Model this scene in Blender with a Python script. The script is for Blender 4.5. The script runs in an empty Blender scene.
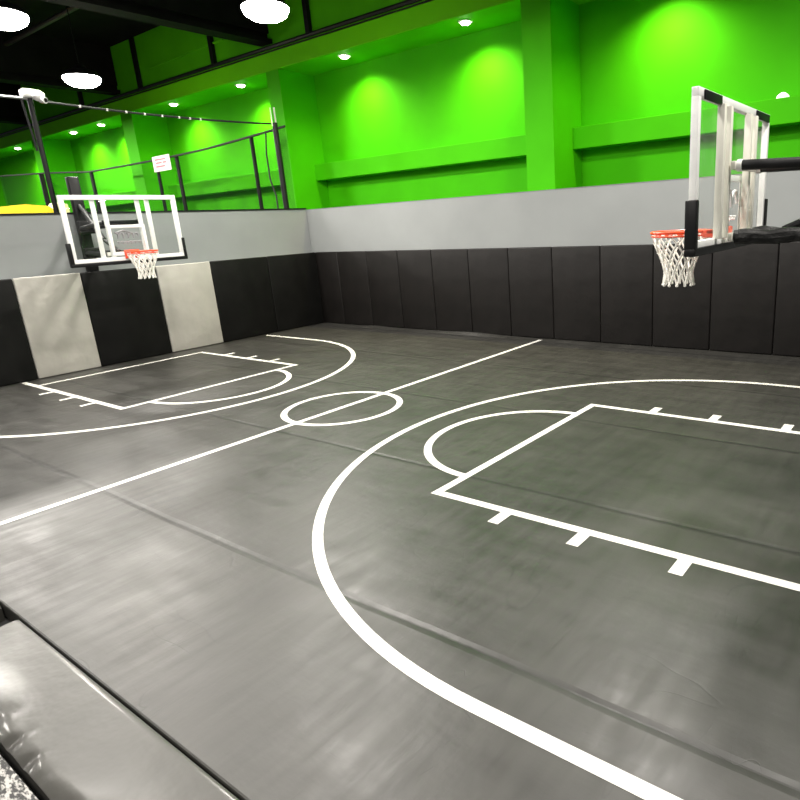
import bpy, bmesh, math, random
from mathutils import Vector, Matrix
random.seed(7)
scn = bpy.context.scene
COL = scn.collection
PI = math.pi

# ------------------------------------------------------------------ materials
def mat(name, color, rough=0.5, metal=0.0, spec=0.5, noise=None, bump=None, emit=None, coat=0.0):
    """procedural principled material; noise=(scale, amount) varies the colour, bump=(scale, strength)"""
    m = bpy.data.materials.new(name); m.use_nodes = True
    nt = m.node_tree; b = nt.nodes['Principled BSDF']
    b.inputs['Base Color'].default_value = (*color, 1)
    b.inputs['Roughness'].default_value = rough
    b.inputs['Metallic'].default_value = metal
    b.inputs['Specular IOR Level'].default_value = spec
    b.inputs['Coat Weight'].default_value = coat
    tc = nt.nodes.new('ShaderNodeTexCoord')
    if noise:
        n = nt.nodes.new('ShaderNodeTexNoise'); n.inputs['Scale'].default_value = noise[0]
        n.inputs['Detail'].default_value = 5
        nt.links.new(tc.outputs['Object'], n.inputs['Vector'])
        r = nt.nodes.new('ShaderNodeValToRGB'); a = noise[1]
        r.color_ramp.elements[0].position = .3; r.color_ramp.elements[1].position = .7
        r.color_ramp.elements[0].color = (*[c * (1 - a) for c in color], 1)
        r.color_ramp.elements[1].color = (*[min(1, c * (1 + a)) for c in color], 1)
        nt.links.new(n.outputs['Fac'], r.inputs['Fac'])
        nt.links.new(r.outputs['Color'], b.inputs['Base Color'])
    if bump:
        n = nt.nodes.new('ShaderNodeTexNoise'); n.inputs['Scale'].default_value = bump[0]
        n.inputs['Detail'].default_value = 3
        nt.links.new(tc.outputs['Object'], n.inputs['Vector'])
        bn = nt.nodes.new('ShaderNodeBump'); bn.inputs['Strength'].default_value = bump[1]
        bn.inputs['Distance'].default_value = .05
        nt.links.new(n.outputs['Fac'], bn.inputs['Height'])
        nt.links.new(bn.outputs['Normal'], b.inputs['Normal'])
    if emit:
        b.inputs['Emission Color'].default_value = (*emit[0], 1)
        b.inputs['Emission Strength'].default_value = emit[1]
    return m

GREEN = mat('green_paint', (.055, .45, .0005), .7, spec=.12, noise=(1.5, .05))
GREENB = mat('green_paint_beam_lit', (.12, .55, .001), .7, spec=.12, noise=(1.5, .05))  # same green, brightened in the base colour where lamps miss the beam
GREENT = mat('green_paint_upper_light_tone', (.065, .38, .002), .7, spec=.1, noise=(1.2, .1))  # same green, its base tone standing in for light on the upper wall
GREY = mat('grey_paint', (.25, .264, .262), .6, spec=.25, noise=(1.1, .05))
BLACKP = mat('black_vinyl', (.0068, .0058, .0052), .5, spec=.28, noise=(3, .25), bump=(2.2, .25))
BLACKE = mat('black_vinyl_end', (.0055, .0055, .0050), .5, spec=.16, noise=(3, .25), bump=(2.2, .25))
WHITEP = mat('pale_grey_vinyl', (.40, .385, .345), .5, noise=(2.5, .07), bump=(2.6, .5))
CEILM = mat('black_ceiling', (.006, .0055, .0055), .9, spec=.1, noise=(2, .4))
BLACKM = mat('black_metal', (.006, .006, .0065), .45, spec=.25, noise=(8, .2))
DARKFAB = mat('dark_sleeve', (.010, .010, .010), .6, spec=.25, noise=(20, .5), bump=(12, .6))
WHITEM = mat('white_metal', (.80, .80, .78), .35, noise=(6, .04))
IVORY = mat('ivory_metal', (.72, .70, .62), .35, noise=(6, .05))
RED = mat('orange_red_paint', (.85, .075, .02), .35, noise=(6, .08))
CORD = mat('white_cord', (.82, .80, .74), .8, noise=(30, .06))
TAPE = mat('white_line_paint', (.70, .69, .64), .45, noise=(5, .05))
PADV = mat('grey_glossy_vinyl', (.048, .0465, .041), .42, noise=(5, .08), bump=(5, .22), spec=.45, coat=.35)
PADV.node_tree.nodes['Principled BSDF'].inputs['Coat Roughness'].default_value = .17
YELLOW = mat('yellow_vinyl', (.85, .62, .01), .5, noise=(4, .08))
SIGNW = mat('sign_white', (.85, .72, .68), .5, noise=(6, .04))
SIGNR = mat('sign_red', (.75, .12, .14), .5, noise=(6, .05))
LOGO = mat('logo_grey', (.22, .22, .23), .5, noise=(8, .1))
LOGOW = mat('logo_white', (.8, .8, .8), .5, noise=(8, .05))
ROPE = mat('black_rope', (.012, .016, .012), .7, noise=(30, .3))
BASEM = mat('dark_subfloor', (.02, .02, .02), .8, noise=(2, .3))
LENS = mat('lit_lens', (1, 1, 1), .4, noise=(3, .01), emit=((1, .93, .84), 60))
BULB = mat('downlight_bulb', (1, 1, 1), .4, noise=(3, .01), emit=((1, .92, .72), 25))

def glass_mat():
    m = bpy.data.materials.new('clear_glass'); m.use_nodes = True; nt = m.node_tree
    nt.nodes.clear()
    o = nt.nodes.new('ShaderNodeOutputMaterial'); mx = nt.nodes.new('ShaderNodeMixShader')
    t = nt.nodes.new('ShaderNodeBsdfTransparent'); g = nt.nodes.new('ShaderNodeBsdfGlossy')
    t.inputs['Color'].default_value = (.975, .985, .98, 1); g.inputs['Roughness'].default_value = .03
    lw = nt.nodes.new('ShaderNodeLayerWeight'); pw = nt.nodes.new('ShaderNodeMath'); pw.operation = 'POWER'; pw.inputs[1].default_value = 5
    ma = nt.nodes.new('ShaderNodeMath'); ma.operation = 'MULTIPLY_ADD'; ma.inputs[1].default_value = .3; ma.inputs[2].default_value = .02
    nt.links.new(lw.outputs['Facing'], pw.inputs[0]); nt.links.new(pw.outputs[0], ma.inputs[0]); nt.links.new(ma.outputs[0], mx.inputs[0]); nt.links.new(t.outputs[0], mx.inputs[1])
    nt.links.new(g.outputs[0], mx.inputs[2]); nt.links.new(mx.outputs[0], o.inputs[0])
    return m
GLASS = glass_mat()

def net_mat():
    """fine black knotless net: procedural threads with see-through holes"""
    m = bpy.data.materials.new('black_netting'); m.use_nodes = True; nt = m.node_tree
    nt.nodes.clear()
    N = nt.nodes.new; Lk = nt.links.new
    o = N('ShaderNodeOutputMaterial'); mx = N('ShaderNodeMixShader')
    t = N('ShaderNodeBsdfTransparent'); d = N('ShaderNodeBsdfDiffuse'); d.inputs[0].default_value = (.012, .014, .012, 1)
    tc = N('ShaderNodeTexCoord'); sp = N('ShaderNodeSeparateXYZ'); Lk(tc.outputs['Object'], sp.inputs[0])
    fac = None
    for ax in ('X', 'Z'):
        a = N('ShaderNodeMath'); a.operation = 'MULTIPLY'; a.inputs[1].default_value = 1 / .025
        f = N('ShaderNodeMath'); f.operation = 'FRACT'; c = N('ShaderNodeMath'); c.operation = 'LESS_THAN'; c.inputs[1].default_value = .12
        Lk(sp.outputs[ax], a.inputs[0]); Lk(a.outputs[0], f.inputs[0]); Lk(f.outputs[0], c.inputs[0])
        if fac is None: fac = c
        else:
            k = N('ShaderNodeMath'); k.operation = 'MAXIMUM'; Lk(fac.outputs[0], k.inputs[0]); Lk(c.outputs[0], k.inputs[1]); fac = k
    Lk(fac.outputs[0], mx.inputs[0]); Lk(t.outputs[0], mx.inputs[1]); Lk(d.outputs[0], mx.inputs[2]); Lk(mx.outputs[0], o.inputs[0])
    return m
NETM = net_mat()

def floor_mat():
    """dark grey vinyl mats: seams every 1.965 m along the court, stretched scuffs and soft wrinkles"""
    m = bpy.data.materials.new('grey_vinyl_mat'); m.use_nodes = True; nt = m.node_tree
    N = nt.nodes.new; Lk = nt.links.new
    b = nt.nodes['Principled BSDF']
    tc = N('ShaderNodeTexCoord'); sp = N('ShaderNodeSeparateXYZ'); Lk(tc.outputs['Object'], sp.inputs[0])
    def math_(op, a, bb=None):
        n = N('ShaderNodeMath'); n.operation = op
        for i, v in enumerate((a, bb)):
            if v is None: continue
            if isinstance(v, (int, float)): n.inputs[i].default_value = v
            else: Lk(v, n.inputs[i])
        return n.outputs[0]
    def noise(scale, sx=1, sy=1, detail=4, rot=0.0):
        mp = N('ShaderNodeMapping'); mp.inputs['Scale'].default_value = (sx, sy, 1); mp.inputs['Rotation'].default_value = (0, 0, rot)
        Lk(tc.outputs['Object'], mp.inputs[0])
        n = N('ShaderNodeTexNoise'); n.inputs['Scale'].default_value = scale; n.inputs['Detail'].default_value = detail
        Lk(mp.outputs[0], n.inputs['Vector']); return n.outputs['Fac']
    wob = math_('MULTIPLY', math_('SUBTRACT', noise(.9), .5), .05)
    y = math_('ADD', math_('ADD', sp.outputs['Y'], 3.02), wob)
    f = math_('FRACT', math_('DIVIDE', math_('ADD', y, 1.965 * 4 + .98), 1.965))
    dist = math_('MULTIPLY', math_('ABSOLUTE', math_('SUBTRACT', f, .4987)), 1.965)     # metres to the seam
    seam = N('ShaderNodeMapRange'); seam.inputs[1].default_value = .006; seam.inputs[2].default_value = .042
    seam.inputs[3].default_value = 1; seam.inputs[4].default_value = 0; Lk(dist, seam.inputs[0])
    big = noise(.55, detail=3); scuff = noise(2.6, .6, 1.9, 6, .45); scr = noise(5.0, 2.2, .4, 6, -.6)
    cr = N('ShaderNodeValToRGB'); cr.color_ramp.elements[0].position = .3; cr.color_ramp.elements[1].position = .75
    cr.color_ramp.elements[0].color = (.015, .0147, .0130, 1); cr.color_ramp.elements[1].color = (.048, .0467, .0410, 1)
    streak = noise(4.0, 2.4, .25, 4, .08)
    mixn = math_('ADD', math_('MULTIPLY', big, .42), math_('ADD', math_('MULTIPLY', scuff, .26), math_('MULTIPLY', streak, .32)))
    Lk(mixn, cr.inputs[0])
    mc = N('ShaderNodeMixRGB'); mc.inputs[2].default_value = (.012, .012, .011, 1)
    sm = math_('MULTIPLY', seam.outputs[0], math_('ADD', .3, math_('MULTIPLY', noise(1.7), .9)))
    Lk(sm, mc.inputs[0]); Lk(cr.outputs[0], mc.inputs[1]); Lk(mc.outputs[0], b.inputs['Base Color'])
    def hair(scale, sx, sy, rot, wd, lo):
        n1 = noise(scale, sx, sy, 2, rot); n2 = noise(1.4, 1, 1, 2, rot + 1.0)
        a = N('ShaderNodeMapRange'); a.inputs[1].default_value = 0; a.inputs[2].default_value = wd; a.inputs[3].default_value = 1; a.inputs[4].default_value = 0
        Lk(math_('ABSOLUTE', math_('SUBTRACT', n1, .5)), a.inputs[0])
        g = N('ShaderNodeMapRange'); g.inputs[1].default_value = lo; g.inputs[2].default_value = lo + .08; Lk(n2, g.inputs[0])
        return math_('MULTIPLY', a.outputs[0], g.outputs[0])
    marks = math_('MAXIMUM', hair(1.2, 1, .35, .4, .005, .55), math_('MAXIMUM', hair(1.7, .35, 1.2, -.7, .005, .56), hair(2.2, 1.5, .4, 1.1, .005, .56)))
    md = N('ShaderNodeMixRGB'); md.inputs[2].default_value = (.013, .013, .012, 1)
    Lk(math_('MULTIPLY', marks, .45), md.inputs[0]); Lk(mc.outputs[0], md.inputs[1]); Lk(md.outputs[0], b.inputs['Base Color'])
    rr = N('ShaderNodeMapRange'); rr.inputs[3].default_value = .33; rr.inputs[4].default_value = .54
    Lk(math_('ADD', math_('MULTIPLY', scr, .5), math_('MULTIPLY', scuff, .5)), rr.inputs[0])
    rr.inputs[1].default_value = .3; rr.inputs[2].default_value = .7
    Lk(rr.outputs[0], b.inputs['Roughness'])
    b.inputs['Specular IOR Level'].default_value = .55
    h = math_('ADD', math_('ADD', math_('MULTIPLY', scuff, .25), math_('MULTIPLY', noise(1.3, detail=2), .45)), math_('MULTIPLY', seam.outputs[0], -.35))
    h = math_('ADD', h, math_('MULTIPLY', scr, .12))
    h = math_('ADD', h, math_('MULTIPLY', marks, -.03)); fine = noise(9.0, 1.0, .5, 6, .2); h = math_('ADD', h, math_('MULTIPLY', fine, .16))
    bn = N('ShaderNodeBump'); bn.inputs['Strength'].default_value = .22; bn.inputs['Distance'].default_value = .06
    Lk(h, bn.inputs['Height']); Lk(bn.outputs[0], b.inputs['Normal'])
    return m
FLOORM = floor_mat()

def bed_mat():
    """woven trampoline bed: speckled black and pale threads"""
    m = bpy.data.materials.new('woven_bed'); m.use_nodes = True; nt = m.node_tree
    N = nt.nodes.new; Lk = nt.links.new; b = nt.nodes['Principled BSDF']
    tc = N('ShaderNodeTexCoord'); mp = N('ShaderNodeMapping'); mp.inputs['Scale'].default_value = (1, 2.2, 1)
    mp.inputs['Rotation'].default_value = (0, 0, .5); Lk(tc.outputs['Object'], mp.inputs[0])
    n = N('ShaderNodeTexNoise'); n.inputs['Scale'].default_value = 30; n.inputs['Detail'].default_value = 4; Lk(mp.outputs[0], n.inputs['Vector'])
    r = N('ShaderNodeValToRGB'); r.color_ramp.elements[0].position = .46; r.color_ramp.elements[1].position = .60
    r.color_ramp.elements[0].color = (.006, .006, .006, 1); r.color_ramp.elements[1].color = (.38, .37, .35, 1)
    Lk(n.outputs['Fac'], r.inputs[0]); Lk(r.outputs[0], b.inputs['Base Color']); b.inputs['Roughness'].default_value = .6
    return m
BEDM = bed_mat()

# ------------------------------------------------------------------ mesh helpers (all in world coordinates)
def BM(): return bmesh.new()
def box(bm, a, b, bev=0.0, seg=2):
    r = bmesh.ops.create_cube(bm, size=1)
    vs = r['verts']
    for v in vs:
        v.co = Vector([(a[i] + b[i]) / 2 + v.co[i] * (b[i] - a[i]) for i in range(3)])
    if bev:
        es = list({e for v in vs for e in v.link_edges})
        bmesh.ops.bevel(bm, geom=es, offset=bev, segments=seg, profile=.5, affect='EDGES')
    return bm
def tube(bm, pts, r, n=8, closed=False, cap=True):
    pts = [Vector(p) for p in pts]; k = len(pts); rings = []; prev = None
    for i, p in enumerate(pts):
        if closed: d = pts[(i + 1) % k] - pts[i - 1]
        else: d = pts[min(i + 1, k - 1)] - pts[max(i - 1, 0)]
        d.normalize()
        if prev is None:
            u = d.orthogonal().normalized()
        else:
            u = (prev - d * prev.dot(d)).normalized()
        prev = u; w = d.cross(u); rr = r[i] if isinstance(r, (list, tuple)) else r
        rings.append([bm.verts.new(p + (u * math.cos(2 * PI * j / n) + w * math.sin(2 * PI * j / n)) * rr) for j in range(n)])
    for i in range(k if closed else k - 1):
        a, b = rings[i], rings[(i + 1) % k]
        for j in range(n):
            bm.faces.new((a[j], a[(j + 1) % n], b[(j + 1) % n], b[j]))
    if cap and not closed:
        bm.faces.new(rings[0][::-1]); bm.faces.new(rings[-1])
    return bm
def lathe(bm, c, prof, n=32):
    rings = [[bm.verts.new((c[0] + r * math.cos(2 * PI * j / n), c[1] + r * math.sin(2 * PI * j / n), c[2] + z)) for j in range(n)] for r, z in prof]
    for a, b in zip(rings, rings[1:]):
        for j in range(n): bm.faces.new((a[j], a[(j + 1) % n], b[(j + 1) % n], b[j]))
    bm.faces.new(rings[0][::-1]); bm.faces.new(rings[-1])
    return bm
def prism(bm, poly, x0, x1):
    """poly in (y, z), extruded along x"""
    a = [bm.verts.new((x0, y, z)) for y, z in poly]; b = [bm.verts.new((x1, y, z)) for y, z in poly]
    k = len(poly)
    for j in range(k): bm.faces.new((a[j], a[(j + 1) % k], b[(j + 1) % k], b[j]))
    bm.faces.new(a[::-1]); bm.faces.new(b)
    return bm
def wpos(o):
    p = Vector(o.location)
    return p + wpos(o.parent) if o.parent else p
def obj(name, bm, m, parent=None, loc=None, smooth=True):
    """links ONE mesh object; geometry is given in world coordinates, its origin goes to loc (or its parent's origin)"""
    bmesh.ops.recalc_face_normals(bm, faces=bm.faces[:])
    me = bpy.data.meshes.new(name); bm.to_mesh(me); bm.free()
    org = Vector(loc) if loc is not None else (wpos(parent) if parent else Vector((0, 0, 0)))
    me.transform(Matrix.Translation(-org))
    for p in me.polygons: p.use_smooth = smooth
    if smooth: me.set_sharp_from_angle(angle=math.radians(35))
    me.materials.append(m)
    o = bpy.data.objects.new(name, me); COL.objects.link(o)
    if parent:
        o.parent = parent; o.location = org - wpos(parent)
    else: o.location = org
    return o
def tag(o, label, cat, group=None, kind=None):
    o['label'] = label; o['category'] = cat
    if group: o['group'] = group
    if kind: o['kind'] = kind
    return o
def thing(name, label, cat, loc, group=None):
    o = bpy.data.objects.new(name, None); COL.objects.link(o); o.location = loc; o.empty_display_size = .1
    return tag(o, label, cat, group)
def struct(name, bm, m, parent=None, smooth=False):
    o = obj(name, bm, m, parent, smooth=smooth)
    if parent is None: o['kind'] = 'structure'
    return o
def dup(root, loc, label, group=None):
    r = root.copy(); COL.objects.link(r); r.location = loc; r['label'] = label
    if group: r['group'] = group
    for ch in list(root.children):
        c = ch.copy(); COL.objects.link(c); c.parent = r
        for g in list(ch.children):
            d = g.copy(); COL.objects.link(d); d.parent = c
    return r
def ordw(i): return ['first', 'second', 'third', 'fourth', 'fifth', 'sixth', 'seventh', 'eighth', 'ninth', 'tenth', 'eleventh', 'twelfth', 'thirteenth'][i]

# ------------------------------------------------------------------ measures (metres)
HX, BY = 6.62, 5.168          # face of the end-wall pads, face of the back-wall pads
EDGE = -4.288                  # near edge of the court mat
PADH, GREYH = 1.772, 2.79
GY = 5.65                     # front plane of the green building wall

# ------------------------------------------------------------------ setting: floor
fl = struct('floor', box(BM(), (-6.95, EDGE, -.12), (6.95, 5.42, 0), .012), FLOORM)
struct('ground', box(BM(), (-33, -9, -.42), (9, 7.1, -.13)), BASEM)

LW = .083
def strip(bm, pts, w=LW, z=.002, closed=False):
    pts = [Vector((p[0], p[1], 0)) for p in pts]; k = len(pts); L = []; R = []
    for i, p in enumerate(pts):
        if closed: d1 = pts[i] - pts[i - 1]; d2 = pts[(i + 1) % k] - pts[i]
        else:
            d1 = pts[i] - pts[i - 1] if i else pts[1] - pts[0]; d2 = pts[i + 1] - pts[i] if i < k - 1 else d1
        d1.normalize(); d2.normalize(); n1 = Vector((-d1.y, d1.x, 0)); n2 = Vector((-d2.y, d2.x, 0))
        n = (n1 + n2).normalized(); n *= (w / 2) / max(.3, n.dot(n1))
        L.append(bm.verts.new((p.x + n.x, p.y + n.y, z))); R.append(bm.verts.new((p.x - n.x, p.y - n.y, z)))
    for i in range(k if closed else k - 1):
        j = (i + 1) % k; bm.faces.new((L[i], R[i], R[j], L[j]))
    return bm
def arc(cx, cy, r, a0, a1, n=72): return [(cx + r * math.cos(a0 + (a1 - a0) * i / n), cy + r * math.sin(a0 + (a1 - a0) * i / n)) for i in range(n + 1)]
FT, HW = 2.965, 1.495         # free-throw line, half lane width (line centres)
HWl = 1.475
obj('half_court_line', strip(BM(), [(0, EDGE + .02), (0, 5.03)]), TAPE, fl, smooth=False)
obj('center_circle', strip(BM(), arc(0, 0, .755, 0, 2 * PI, 96)[:-1], closed=True, z=.0025), TAPE, fl, smooth=False)
for s in (-1, 1):
    cx = s * 4.815
    if s < 0:
        pts = [(-6.5, 3.353)] + arc(cx, 0, 3.353, PI / 2, -PI / 2) + [(-6.5, -3.353)]
        key = [(-6.60, -HWl), (-FT, -HWl), (-FT, HWl), (-6.06, HWl)]
    else:
        pts = [(6.5, 3.355)] + arc(cx, 0, 3.355, PI / 2, 3 * PI / 2) + [(6.5, -3.355)]
        key = [(6.5, -HW), (FT, -HW), (FT, HW), (6.5, HW)]
    obj('three_point_arc', strip(BM(), pts), TAPE, fl, smooth=False)
    obj('key_outline', strip(BM(), key, z=.0022), TAPE, fl, smooth=False)
    a = (-PI / 2, PI / 2) if s < 0 else (PI / 2, 3 * PI / 2)
    obj('free_throw_arc', strip(BM(), arc(s * FT, 0, 1.08, *a), z=.0024), TAPE, fl, smooth=False)
    h = HWl if s < 0 else HW
    for hx in (3.745, 4.46, 5.235):
        for t in (-1, 1):
            obj('lane_mark', strip(BM(), [(s * hx, t * h), (s * hx, t * (h + .235))], w=.1 if s > 0 else .085, z=.0027), TAPE, fl, smooth=False)
obj('baseline', strip(BM(), [(-6.02, -HWl), (-6.02, HWl)], z=.0029), TAPE, fl, smooth=False)
# ragged turned-up mat hem along the foot of the back wall
bm = BM(); rows = []
for i in range(101):
    x = -5.2 + i * .05; a = .5 + .5 * math.sin(x * 2.3 + .8 * math.sin(x * 1.1)); e = min(1, i / 12, (100 - i) / 12)
    hgt = (.01 + .05 * a * a) * e
    rows.append([bm.verts.new((x, 4.98 - .10 * a * e + .0, .003)), bm.verts.new((x, 5.05 - .08 * a * e, .003 + hgt)), bm.verts.new((x, 5.16, .003 + hgt * .5))])
for a, b in zip(rows, rows[1:]):
    for j in range(2): bm.faces.new((a[j], b[j], b[j + 1], a[j + 1]))
obj('mat_hem', bm, FLOORM, fl)

# ------------------------------------------------------------------ setting: grey barrier walls
struct('wall_back', box(BM(), (-6.95, BY + .06, -.12), (7.2, BY + .24, GREYH)), GREY)
bm = BM(); box(bm, (-6.95, EDGE, -.12), (-6.69, BY + .055, 1.735)); box(bm, (-6.95, EDGE, 1.735), (-6.85, BY + .055, GREYH + .02))
struct('wall_left', bm, GREY)
bm = BM(); box(bm, (6.69, EDGE, -.12), (6.95, BY + .055, 1.735)); box(bm, (6.85, EDGE, 1.735), (6.95, BY + .055, GREYH + .02))
struct('wall_right', bm, GREY)
struct('trim_1', box(BM(), (-6.97, EDGE, GREYH + .02), (-6.83, BY + .05, GREYH + .05)), BLACKM)
struct('trim_2', box(BM(), (-6.97, BY + .055, GREYH), (7.2, BY + .25, GREYH + .012)), mat('wall_cap', (.16, .16, .15), .6, noise=(4, .1)))

# ------------------------------------------------------------------ setting: green building wall
PIL = [(-31.0, -30.4), (-23.15, -22.55), (-15.95, -15.25), (-8.25, -7.75), (-.57, .06), (7.2, 7.8)]
gw = struct('wall_far', box(BM(), (-33, 6.75, -.13), (9, 7.0, 6.17)), GREEN)
struct('beam', box(BM(), (-33, GY, 6.17), (9, 7.0, 6.68), .01), GREENB, gw)
struct('upper_wall', box(BM(), (-33, GY + .06, 6.68), (9, 7.0, 8.1)), GREENT, gw)
for a, b in PIL: struct('pilaster', box(BM(), (a, GY, -.13), (b, 6.75, 6.17), .01), GREEN, gw)
for (a, b), (c, d) in zip(PIL, PIL[1:]): struct('ledge', box(BM(), (b, 6.38, 3.57), (c, 6.75, 3.97), .01), GREEN, gw)
for x in (-6.45, -10.4, -14.4, -18.4): struct('mullion', box(BM(), (x - .07, GY - .04, 6.68), (x + .07, GY + .06, 8.1)), BLACKM, gw)
bm = BM(); tube(bm, [(-28, GY - .05, 6.66), (2, GY - .05, 6.66)], .05); box(bm, (-28, GY - .03, 6.57), (2, GY, 6.6))
struct('conduit', bm, BLACKM, gw, True)
struct('conduit', tube(BM(), [(-13.9, GY + .03, 7.15), (-9.9, GY + .03, 7.22)], .025), GREENT, gw, True)

# ------------------------------------------------------------------ setting: ceiling
struct('ceiling', box(BM(), (-33, -9, 8.1), (9, 7.1, 8.3)), CEILM)
for i, x in enumerate((-8.1, -15.95, -23.2)):
    bm = BM(); box(bm, (x - .05, -9, 6.85), (x + .05, GY + .05, 8.1)); box(bm, (x - .22, -9, 6.76), (x + .22, GY + .05, 6.86)); box(bm, (x + .05, -9, 7.0), (x + .12, GY + .05, 8.1))
    struct('trim_%d' % (i + 3), bm, CEILM)
PIPEM = mat('dark_pipe', (.035, .032, .03), .5, noise=(5, .2))
struct('trim_6', tube(BM(), [(-27, 2.9, 7.7), (-10.9, 2.9, 7.7)], .06), PIPEM, smooth=True)
struct('trim_7', tube(BM(), [(-10.9, -4, 7.75), (-10.9, GY + .05, 7.75)], .06), PIPEM, smooth=True)
struct('trim_8', tube(BM(), [(-27, -.9, 6.2), (-16, -.9, 6.2)], .045), PIPEM, smooth=True)

# ------------------------------------------------------------------ wall pads
def pad_mesh(bm, a, b): return box(bm, a, b, .022, 3)
seams = [.222 + 1.013 * k for k in range(-6, 7)]
xs = [-6.685] + seams + [6.615]
proto = None
for i in range(len(xs) - 1):
    x0, x1 = xs[i], xs[i + 1]
    if x0 > 5.3: break
    lab = 'black vinyl wall pad on the long back wall, %s right of the corner' % ordw(i)
    if i == 0: lab = 'black vinyl wall pad on the back wall, right at the corner'
    if proto is None or i == 1:
        o = obj('wall_pad', pad_mesh(BM(), (x0 + .004, BY, .005), (x1 - .004, BY + .06, PADH)), BLACKP, loc=(x0, BY + .03, 0))
        tag(o, lab, 'wall pad', 'black pads on the back wall')
        if i == 1: proto = o
    else:
        dup(proto, (x0, BY + .03, 0), lab)
ys = [(-4.25, -3.25, 0, 'fourth black wall pad left of the left pale pad, at the near end'), (-3.25, -2.24, 0, 'second black wall pad left of the left pale pad'),
      (-2.24, -1.23, 0, 'black wall pad at the left frame edge beside the left pale pad'),
      (-1.23, -.18, 1, 'pale grey creased wall pad left of the hoop, under the backboard'),
      (-.18, 1.19, 0, 'wide black wall pad between the two pale pads, below the left hoop'),
      (1.19, 2.35, 1, 'pale grey wall pad right of the left hoop'),
      (2.35, 3.76, 0, 'black wall pad just right of the right pale pad on the end wall'),
      (3.76, 5.16, 0, 'black wall pad on the end wall next to the corner')]
for y0, y1, w, lab in ys[1:]:
    o = obj('wall_pad', pad_mesh(BM(), (-HX - .06, y0 + .004, .005), (-HX, y1 - .004, PADH)), WHITEP if w else BLACKE, loc=(-HX - .03, y0, 0))
    tag(o, lab, 'wall pad', 'pale pads on the end wall' if w else 'black pads on the end wall')

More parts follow.
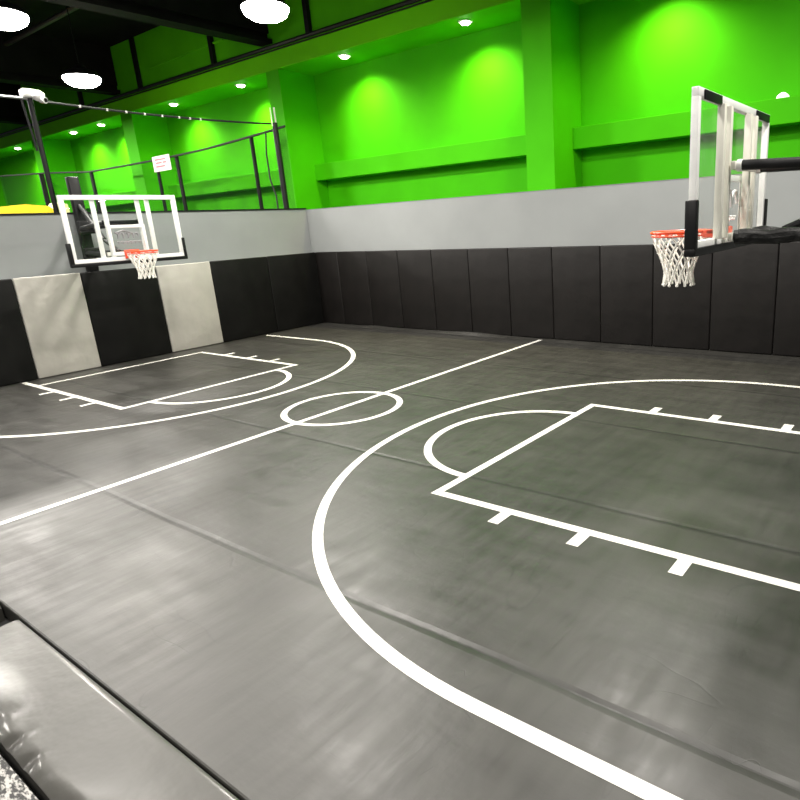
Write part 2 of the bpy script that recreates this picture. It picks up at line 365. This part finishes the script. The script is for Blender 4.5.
# ------------------------------------------------------------------ basketball hoops
def squig(bm, f, y0, z0, w, h, x, k, r=.006):
    pts = []
    for i in range(60):
        t = i / 59
        pts.append((x, y0 + w * (t + .05 * math.sin(t * k * 2 * PI)), z0 + h * (.5 + .42 * math.sin(t * k * 2 * PI + 1) * (1 - .35 * t))))
    return tube(bm, pts, r, 5)
def make_hoop(s, label):
    """s = -1: hoop on the left end wall facing +x; s = +1: hoop at the right end facing -x"""
    bx = s * (4.93 if s < 0 else 5.0); f = -s                     # board plane, facing direction
    zr = 2.115 if s < 0 else 2.13; z0, z1, hw = 2.035, 3.065, .94
    if s < 0: z0, z1, hw = 1.965, 3.02, .915
    px = s * 6.775; py = .1 if s < 0 else 0
    root = thing('basketball_hoop', label, 'basketball hoop', (px, py, 1.735))
    X = lambda d: bx + f * d                                        # d > 0 in front of the board
    def bb(bm, d0, d1, y0, y1, za, zb, bev=.004):
        xa, xb = sorted((X(d0), X(d1))); return box(bm, (xa, y0, za), (xb, y1, zb), bev)
    obj('post', box(BM(), (px - .07, py - .09, 1.737), (px + .07, py + .09, 3.45), .02), BLACKM, root)
    board = obj('backboard', bb(BM(), -.01, .01, -hw, hw, z0, z1, .003), GLASS, root)
    fw = .072 if s < 0 else .056
    bm = BM(); dd = (-.03, .02)
    bb(bm, *dd, -hw, hw, z1 - fw, z1); bb(bm, *dd, -hw, hw, z0, z0 + fw); bb(bm, *dd, -hw, -hw + fw, z0 + fw, z1 - fw); bb(bm, *dd, hw - fw, hw, z0 + fw, z1 - fw)
    obj('frame', bm, WHITEM, board)
    for t in (-1, 1):
        for c in (.27, .43):
            obj('upright', bb(BM(), -.05 if s < 0 else -.065, -.012, t * c - (.033 if s < 0 else .058), t * c - (-.033 if s < 0 else .004), z0 + .05, z1 - .06), WHITEM if s < 0 else IVORY, board)
    for zc in (2.09, 2.60):
        if s > 0 or zc < 2.5: obj('cross_member', bb(BM(), -.11, -.076, -.34, .34, zc - .03, zc + .03), IVORY, board)
        else: obj('cross_member', bb(BM(), -.09, -.051, -.30, .30, zc - .025, zc + .025), BLACKM, board)
    for c, d_ in ((-hw + .10, -.47), (.47, hw - .05)):
        obj('top_shade_plate', bb(BM(), -.042, -.0305, c, d_, z1 - .07, z1 - .008), BLACKM, board)  # black plates standing in for the shadow inside the top frame
    # target square and its mark
    bm = BM(); q = (.010, .016); sw = .05
    bb(bm, *q, -.30, .30, 2.50, 2.50 + sw); bb(bm, *q, -.30, .30, 2.06, 2.06 + sw); bb(bm, *q, -.30, -.30 + sw, 2.11, 2.50); bb(bm, *q, .30 - sw, .30, 2.11, 2.50)
    obj('target_square', bm, WHITEM, board)
    if s < 0:
        bm = BM(); squig(bm, f, -.20, 2.32, .36, .12, X(.016), 4.5, .016); squig(bm, f, -.20, 2.24, .40, .05, X(.016), 6, .011); tube(bm, [(X(.016), -.2, 2.42), (X(.016), -.06, 2.46), (X(.016), .05, 2.43)], .017, 5)
        obj('logo', bm, LOGO, board)
    else:
        bm = BM(); squig(bm, f, -.22, 2.28, .42, .19, X(.016), 2.5, .014); squig(bm, f, -.2, 2.2, .38, .05, X(.016), 6, .007)
        obj('logo', bm, LOGOW, board)
        obj('logo_dot', bb(BM(), .010, .018, -.22, -.12, 2.16, 2.21), RED, board)
    # black edge padding round the bottom corners
    bm = BM(); e = (-.05, .035)
    bb(bm, *e, -hw - .03, hw + .03, z0 - .045, z0 + .012, .01); zp = z0 + .33
    bb(bm, *e, -hw - .03, -hw + .022, z0, zp, .01); bb(bm, *e, hw - .022, hw + .03, z0, zp, .01)
    obj('edge_padding', bm, BLACKM, root)
    # rim
    rr = .2286; cxr = X((.15 if s < 0 else .19) + rr)
    bm = BM(); tube(bm, [(cxr + rr * math.cos(a * PI / 24), rr * math.sin(a * PI / 24), zr) for a in range(48)], .0125, 8, closed=True)
    tube(bm, [(cxr + (rr - .004) * math.cos(a * PI / 24), (rr - .004) * math.sin(a * PI / 24), zr - .03) for a in range(48)], .008, 6, closed=True)
    rim = obj('rim', bm, RED, root)
    bm = BM(); bb(bm, .016, .045, -.12, .12, zr - .11, zr + .03, .006); bb(bm, .045, .2 if s > 0 else .17, -.085, -.05, zr - .05, zr + .012); bb(bm, .045, .2 if s > 0 else .17, .05, .085, zr - .05, zr + .012); bb(bm, .045, .165, -.085, .085, zr - .02, zr + .012)
    obj('bracket', bm, RED, rim)
    # net: diamond mesh of cords hanging from the rim
    lev = [(.222, 0), (.205, .07), (.172, .145), (.138, .225), (.115, .31), (.128, .415)]
    bm = BM(); n = 12; half = PI / n
    for i in range(n):
        for dirn in (1, -1):
            pts = []
            for k, (r, dz) in enumerate(lev):
                a = 2 * PI * i / n + dirn * half * k
                pts.append((cxr + r * math.cos(a), r * math.sin(a), zr - .02 - dz))
            P = []
            for u, v in zip(pts, pts[1:]):
                for q_ in range(3): P.append(tuple(u[w] + (v[w] - u[w]) * q_ / 3 for w in range(3)))
            P.append(pts[-1]); tube(bm, P, .0085, 5)
    for k in range(1, 6):
        r, dz = lev[k]
        for i in range(n):
            a = 2 * PI * i / n + (half if k % 2 else 0)
            g = bmesh.ops.create_icosphere(bm, subdivisions=1, radius=.014)
            for v in g['verts']: v.co += Vector((cxr + r * math.cos(a), r * math.sin(a), zr - .02 - dz))
    obj('net', bm, CORD, rim)
    # parallel arms from post to board, with jack
    xb, xp = X(-.13), px + f * .07
    up, lo = (2.60, 2.545), (2.085, 2.09)
    for t in (-1, 1):
        obj('upper_arm', tube(BM(), [(xb, t * .27, up[0]), (xp, py + t * .08, up[1])], .038, 12), BLACKM, root)
    if s > 0:
        n_ = 40; rad = [.052 + .004 * math.sin(i * .9) + .006 * random.random() for i in range(n_)]
        for t in (-1, 1):
            a = Vector((xb - f * -.02, t * .27, lo[0])); b = Vector((xp, py + t * .08, lo[1]))
            obj('lower_arm', tube(BM(), [a.lerp(b, i / (n_ - 1)) + Vector((0, 0, .006 * math.sin(i * .8))) for i in range(n_)], rad, 10), DARKFAB, root)
        for t in (-1, 1): obj('arm_tip', tube(BM(), [(X(-.11), t * .27, up[0]), (X(-.145), t * .27, up[0] - .001)], .044, 12), WHITEM, root)
    else:
        for t in (-1, 1):
            obj('lower_arm', tube(BM(), [(xb, t * .25, lo[0]), (xp, py + t * .07, lo[1] + .02)], .04, 12), BLACKM, root)
    bm = BM(); tube(bm, [(xp, py, 2.95), (X(-.9), 0, 2.33)], .045, 10); tube(bm, [(X(-.9), 0, 2.33), (X(-.4), 0, 2.12)], .03, 10)
    obj('lift_jack', bm, BLACKM, root)
    for za, zb in ((2.45, 2.68), (2.02, 2.2)):
        obj('post_bracket', box(BM(), (min(xp, xp + f * .12), py - .13, za), (max(xp, xp + f * .12), py + .13, zb), .02), BLACKM, root)
    return root
make_hoop(-1, 'glass backboard basketball hoop on the left end wall, seen from the front')
make_hoop(1, 'glass backboard basketball hoop at right, seen from behind its frame')

# ------------------------------------------------------------------ trampoline edge in the foreground
def edge_pad(x0, x1, label):
    bm = BM(); nx = int((x1 - x0) / .02); ny = 26; y0, y1 = EDGE - .010, -4.742; rows = []
    for i in range(nx + 1):
        x = x0 + (x1 - x0) * i / nx; row = []
        e = min(1, (x - x0) / .04, (x1 - x) / .04)
        for j in range(ny + 1):
            t = j / ny; y = y0 + (y1 - y0) * t
            w = max(0, (t - .84) / .16)
            fold = .5 + .5 * math.sin(x * 19 + 2.2 * math.sin(x * 6.1) + 1.5 * t)
            fold2 = .5 + .5 * math.sin(x * 41 + 3 * math.sin(x * 3.7))
            z = -.001 - .024 * w ** 2.2 - .022 * w * fold ** 3 * (1.2 - w) - .010 * w * fold2 * (1 - w) - .010 * fold ** 4 * max(0, (t - .55) / .45) ** 2
            z += .006 * math.sin(x * 2.1 + 4 * t) * t * (1 - t)
            z -= .008 * max(0, .04 - t) / .04
            z -= .03 * (1 - e)
            row.append(bm.verts.new((x, y, z)))
        rows.append(row)
    for a, b in zip(rows, rows[1:]):
        for j in range(ny): bm.faces.new((a[j], b[j], b[j + 1], a[j + 1]))
    # skirt down to the frame
    for row_i in range(nx):
        for j in (0, ny):
            a, b = rows[row_i][j], rows[row_i + 1][j]
            bm.faces.new((a, b, bm.verts.new((b.co.x, b.co.y, -.128)), bm.verts.new((a.co.x, a.co.y, -.128))))
    for r in (rows[0], rows[-1]):
        for j in range(ny):
            a, b = r[j], r[j + 1]
            bm.faces.new((a, b, bm.verts.new((b.co.x, b.co.y, -.128)), bm.verts.new((a.co.x, a.co.y, -.128))))
    bmesh.ops.remove_doubles(bm, verts=bm.verts[:], dist=1e-4)
    o = obj('edge_pad', bm, PADV, loc=((x0 + x1) / 2, (y0 + y1) / 2, -.128))
    return tag(o, label, 'safety pad')
edge_pad(1.80, 7.2, 'long grey glossy vinyl edge pad in the lower left foreground, puckered edge')
edge_pad(-4.5, 1.52, 'grey vinyl edge pad end at left frame edge, past the dark gap')
bm = BM()
tube(bm, [(1.57, -4.42, -.02), (1.62, -4.47, -.03), (1.70, -4.55, -.05), (1.74, -4.66, -.08), (1.75, -4.72, -.115)], .02, 8)
o = obj('pad_strap', bm, mat('black_strap', (.02, .02, .02), .25, noise=(9, .2)), loc=(1.6, -4.5, -.12)); tag(o, 'black glossy strap in the dark gap between the two edge pads', 'strap')
o = obj('trampoline_bed', box(BM(), (-4.5, -8.6, -.128), (8.5, -4.765, -.045), .008), BEDM, loc=(2, -6.7, -.128)); tag(o, 'speckled woven trampoline bed in the bottom left corner', 'trampoline')

# ------------------------------------------------------------------ netting and posts beyond the left wall
pw = thing('net_pole', 'tall black pole at the wall corner holding the net', 'pole', (-7.04, 4.80, -.13))
obj('pole', tube(BM(), [(-7.04, 4.80, -.13), (-7.04, 4.80, 4.78)], .065, 12), BLACKM, pw)
obj('base', box(BM(), (-7.14, 4.68, -.129), (-6.96, 4.92, -.09)), BLACKM, pw)
obj('pole_tip', tube(BM(), [(-7.02, 4.72, 4.7), (-7.02, 4.72, 5.1)], .012, 6), IVORY, pw)
obj('pole_tip', tube(BM(), [(-7.04, 4.84, 4.77), (-7.04, 4.84, 5.12)], .018, 6), IVORY, pw)
pb = thing('net_pole', 'black pole behind the left backboard with a white fixture on top', 'pole', (-7.04, -.17, -.13))
obj('pole', tube(BM(), [(-7.04, -.17, -.13), (-7.04, -.17, 4.78)], .042, 12), BLACKM, pb)
obj('base', box(BM(), (-7.14, -.27, -.129), (-6.96, -.07, -.09)), BLACKM, pb)
obj('side_pole', tube(BM(), [(-7.04, -.24, 3.9), (-7.04, -.30, 4.74)], .018, 8), BLACKM, pb)
bm = BM(); box(bm, (-7.14, -.28, 4.76), (-6.94, -.06, 4.90), .03); g = bmesh.ops.create_uvsphere(bm, u_segments=16, v_segments=10, radius=.09)
for v in g['verts']: v.co = Vector((v.co.x, v.co.y * 1.2, v.co.z)) + Vector((-6.96, -.06, 4.80))
tube(bm, [(-6.94, -.04, 4.74), (-6.86, .0, 4.72)], .055, 12)
fx = obj('fixture', bm, WHITEM, pb)
obj('lens', tube(BM(), [(-6.865, .0, 4.722), (-6.85, .0, 4.718)], .035, 12), BLACKM, fx)
obj('crossbar', tube(BM(), [(-7.04, -.17, 4.75), (-7.04, -3.6, 4.75)], .022, 8), mat('galvanised', (.35, .36, .36), .4, metal=.5, noise=(8, .1)), pb)
bm = BM(); P = []
for i in range(41):
    t = i / 40; P.append((-7.04, .03 + t * 4.66, 4.73 - .10 * 4 * t * (1 - t) * .5 + .02 * t))
tube(bm, P, .022, 6)
rp = obj('net_rope', bm, ROPE, loc=(-7.04, 2.3, 4.7)); tag(rp, 'thin dark rope strung between the two tall poles above the left wall', 'rope')
for i in (5, 9, 12, 15, 18, 21, 23, 25): obj('clip', box(BM(), (P[i][0] - .02, P[i][1] - .02, P[i][2] - .025), (P[i][0] + .02, P[i][1] + .02, P[i][2] + .018), .006), CORD, rp)

NT = [(-7.10, 4.74), (-7.73, 4.70), (-8.58, 4.66), (-10.0, 4.60), (-10.93, 4.57), (-12.25, 4.55), (-13.4, 4.54), (-15.5, 4.55), (-17.72, 4.57), (-21.0, 4.80), (-25.6, 5.05)]
NY = 5.12
net = thing('safety_net', 'black see-through safety net with posts beyond the left wall', 'net', (-14, NY, -.13))
bm = BM(); top = [bm.verts.new((x, NY, z)) for x, z in NT]; bot = [bm.verts.new((x, NY, .3)) for x, z in NT]
for i in range(len(NT) - 1): bm.faces.new((top[i], top[i + 1], bot[i + 1], bot[i]))
obj('netting', bm, NETM, net, smooth=False)
obj('top_rope', tube(BM(), [(x, NY, z) for x, z in NT], .028, 6), ROPE, net)
obj('edge_rope', tube(BM(), [(-7.85, NY - .01, 4.70), (-7.95, NY - .01, 4.2), (-7.95, NY - .01, 3.6), (-7.80, NY - .01, 3.2), (-7.8, NY - .01, .3)], .02, 6), ROPE, net)
for x, zt, r in ((-8.58, 4.66, .05), (-12.25, 4.55, .055), (-13.4, 4.54, .05), (-17.72, 4.57, .06), (-21.72, 4.86, .085)):
    obj('post', tube(BM(), [(x, NY + .06, -.13), (x, NY + .06, zt)], r, 10), BLACKM, net)
sg = thing('sign', 'small white sign with faint red print hung on the net', 'sign', (-12.88, NY - .06, 4.2))
obj('board', box(BM(), (-13.36, NY - .075, 4.20), (-12.40, NY - .055, 4.62), .004), SIGNW, sg)
bm = BM()
for z, a, b in ((4.50, -13.22, -12.62), (4.41, -13.18, -12.85), (4.41, -12.8, -12.6), (4.31, -13.2, -12.7)): box(bm, (a, NY - .081, z), (b, NY - .0752, z + .045))
obj('print', bm, SIGNR, sg)

yb = thing('padded_barrier', 'yellow topped padded barrier above the left wall, far left', 'barrier', (-11.2, .1, -.13))
obj('body', box(BM(), (-11.4, -2.2, -.128), (-10.95, 1.2, 2.98), .03), BLACKP, yb)
obj('top_pad', prism(BM(), [(-2.25, 2.982), (-2.25, 3.06), (.0, 3.13), (.70, 3.20), (1.15, 3.15), (1.28, 3.03), (1.26, 2.982)], -11.5, -10.85), YELLOW, yb)
obj('end_flap', prism(BM(), [(1.285, 2.7), (1.285, 3.10), (1.40, 3.24), (1.58, 3.20), (1.62, 2.7)], -11.45, -10.95), mat('pale_yellow_vinyl', (.62, .62, .28), .5, noise=(4, .1)), yb)

# ------------------------------------------------------------------ ceiling lights
HB = [(-3.7, 2.45), (-10.76, 2.42), (-6.98, -.33)]
HBL = ['round high-bay ceiling light at the top, nearest the back wall pilasters', 'round high-bay ceiling light above the left backboard', 'round high-bay ceiling light at the top left corner']
hb0 = None
for (x, y), lab in zip(HB, HBL):
    if hb0 is None:
        hb0 = thing('high_bay_light', lab, 'ceiling light', (x, y, 5.97), 'high bay ceiling lights')
        hs = obj('housing', lathe(BM(), (x, y, 5.97), [(.37, .03), (.38, .06), (.32, .16), (.16, .22), (.08, .30)], 36), BLACKM, hb0)
        obj('lens', lathe(BM(), (x, y, 5.97), [(.10, -.17), (.24, -.14), (.34, -.08), (.385, -.01), (.39, .035), (.37, .05)], 36), LENS, hb0)
        obj('hanger', tube(BM(), [(x, y, 6.26), (x, y, 8.1)], .012, 6), BLACKM, hb0)
    else: dup(hb0, (x, y, 5.97), lab)

DL = [-2.12, -5.72, -9.87, -13.34, -18.1, -20.3, -25.6, 1.95]
DLL = ['lit soffit downlight nearest the wide pilaster, top centre', 'lit soffit downlight over the bay right of the net corner pole', 'lit soffit downlight just left of the pilaster by the net corner pole',
       'lit soffit downlight above the white sign', 'lit soffit downlight right of the two left of the sign, above the left backboard', 'lit soffit downlight beside the tall pole, left of the backboard post', 'lit soffit downlight at the far left edge', '']
d0 = None
for x, lab in zip(DL, DLL):
    y = 6.0
    if x < 1:
        if d0 is None:
            d0 = thing('downlight', lab, 'downlight', (x, y, 6.17), 'soffit downlights along the green wall')
            obj('trim_ring', lathe(BM(), (x, y, 6.17), [(.10, -.002), (.15, -.002), (.15, -.015), (.10, -.02)], 24), WHITEM, d0)
            obj('bulb', lathe(BM(), (x, y, 6.17), [(.02, -.065), (.07, -.055), (.1, -.03), (.1, -.018)], 24), BULB, d0)
        else: dup(d0, (x, y, 6.17), lab)
    li = bpy.data.lights.new('downlight_spot', 'SPOT'); li.energy = 430; li.color = (.95, .88, .4); li.spot_size = math.radians(138); li.spot_blend = 1.0; li.shadow_soft_size = .05
    lo = bpy.data.objects.new('downlight_spot', li); COL.objects.link(lo); lo.location = (x, y + .02, 6.07)
    lo.rotation_euler = (math.radians(8), 0, 0)
# small white dome on the ledge at the right
bm = BM(); lathe(bm, (3.90, 6.46, 3.972), [(.10, 0), (.10, .015), (.075, .05), (.04, .075), (.01, .085)], 20)
o = obj('ledge_lamp', bm, mat('lit_dome', (.9, .9, .85), .4, noise=(5, .02), emit=((1, .97, .85), 2.0)), loc=(3.90, 6.46, 3.972)); tag(o, 'small white dome light on the green ledge above the right hoop', 'lamp')

# ------------------------------------------------------------------ light
def area(x, y, z, e, size=.65, col=(1, .95, .88)):
    l = bpy.data.lights.new('bay_and_fill_light', 'AREA'); l.shape = 'DISK'; l.size = size; l.energy = e; l.color = col
    o = bpy.data.objects.new('bay_and_fill_light', l); COL.objects.link(o); o.location = (x, y, z)
    return o
for x, y in HB: area(x, y, 5.80, 330, .6)
for x, y in ((-6.4, -5.8), (-9, -8.8), (4, -8.5)): area(x, y, 5.2, 260, .8)  # unseen lamps, added and placed to highlight the edge pad creases
for x, y in ((-.3, -.3), (3.3, 2.45), (6.5, -.33), (-8.2, -2.7), (-2.0, -3.4), (3.3, -4.2), (-17.8, 2.4), (-14, -.3), (-24.5, 2.4)):  # unseen rest of the high bays, plus one added to brighten the left floor
    area(x, y, 6.0, (160 if x == -8.2 else 320) if x > -10 else 800)
w = bpy.data.worlds.new('World'); scn.world = w; w.use_nodes = True
bg = w.node_tree.nodes['Background']; bg.inputs[0].default_value = (.9, .95, 1, 1); bg.inputs[1].default_value = .10

# ------------------------------------------------------------------ camera
cam = bpy.data.cameras.new('camera'); co = bpy.data.objects.new('camera', cam); COL.objects.link(co); scn.camera = co
yaw, pitch, roll = 0.6226651, -0.2788600, -0.0531285
f = Vector((-math.sin(yaw) * math.cos(pitch), math.cos(yaw) * math.cos(pitch), math.sin(pitch)))
r0 = Vector((math.cos(yaw), math.sin(yaw), 0)); u0 = r0.cross(f)
r = math.cos(roll) * r0 + math.sin(roll) * u0; u = -math.sin(roll) * r0 + math.cos(roll) * u0
M = Matrix((r, u, -f)).transposed().to_4x4(); M.translation = Vector((6.5100, -5.3025, 2.3))
co.matrix_world = M
cam.sensor_width = 36; cam.lens = 627.63 / 800 * 36; cam.shift_x = (400 - 506.4) / 800; cam.clip_end = 200

scn.view_settings.view_transform = 'Standard'
scn.view_settings.look = 'None'
scn.view_settings.exposure = 0.0
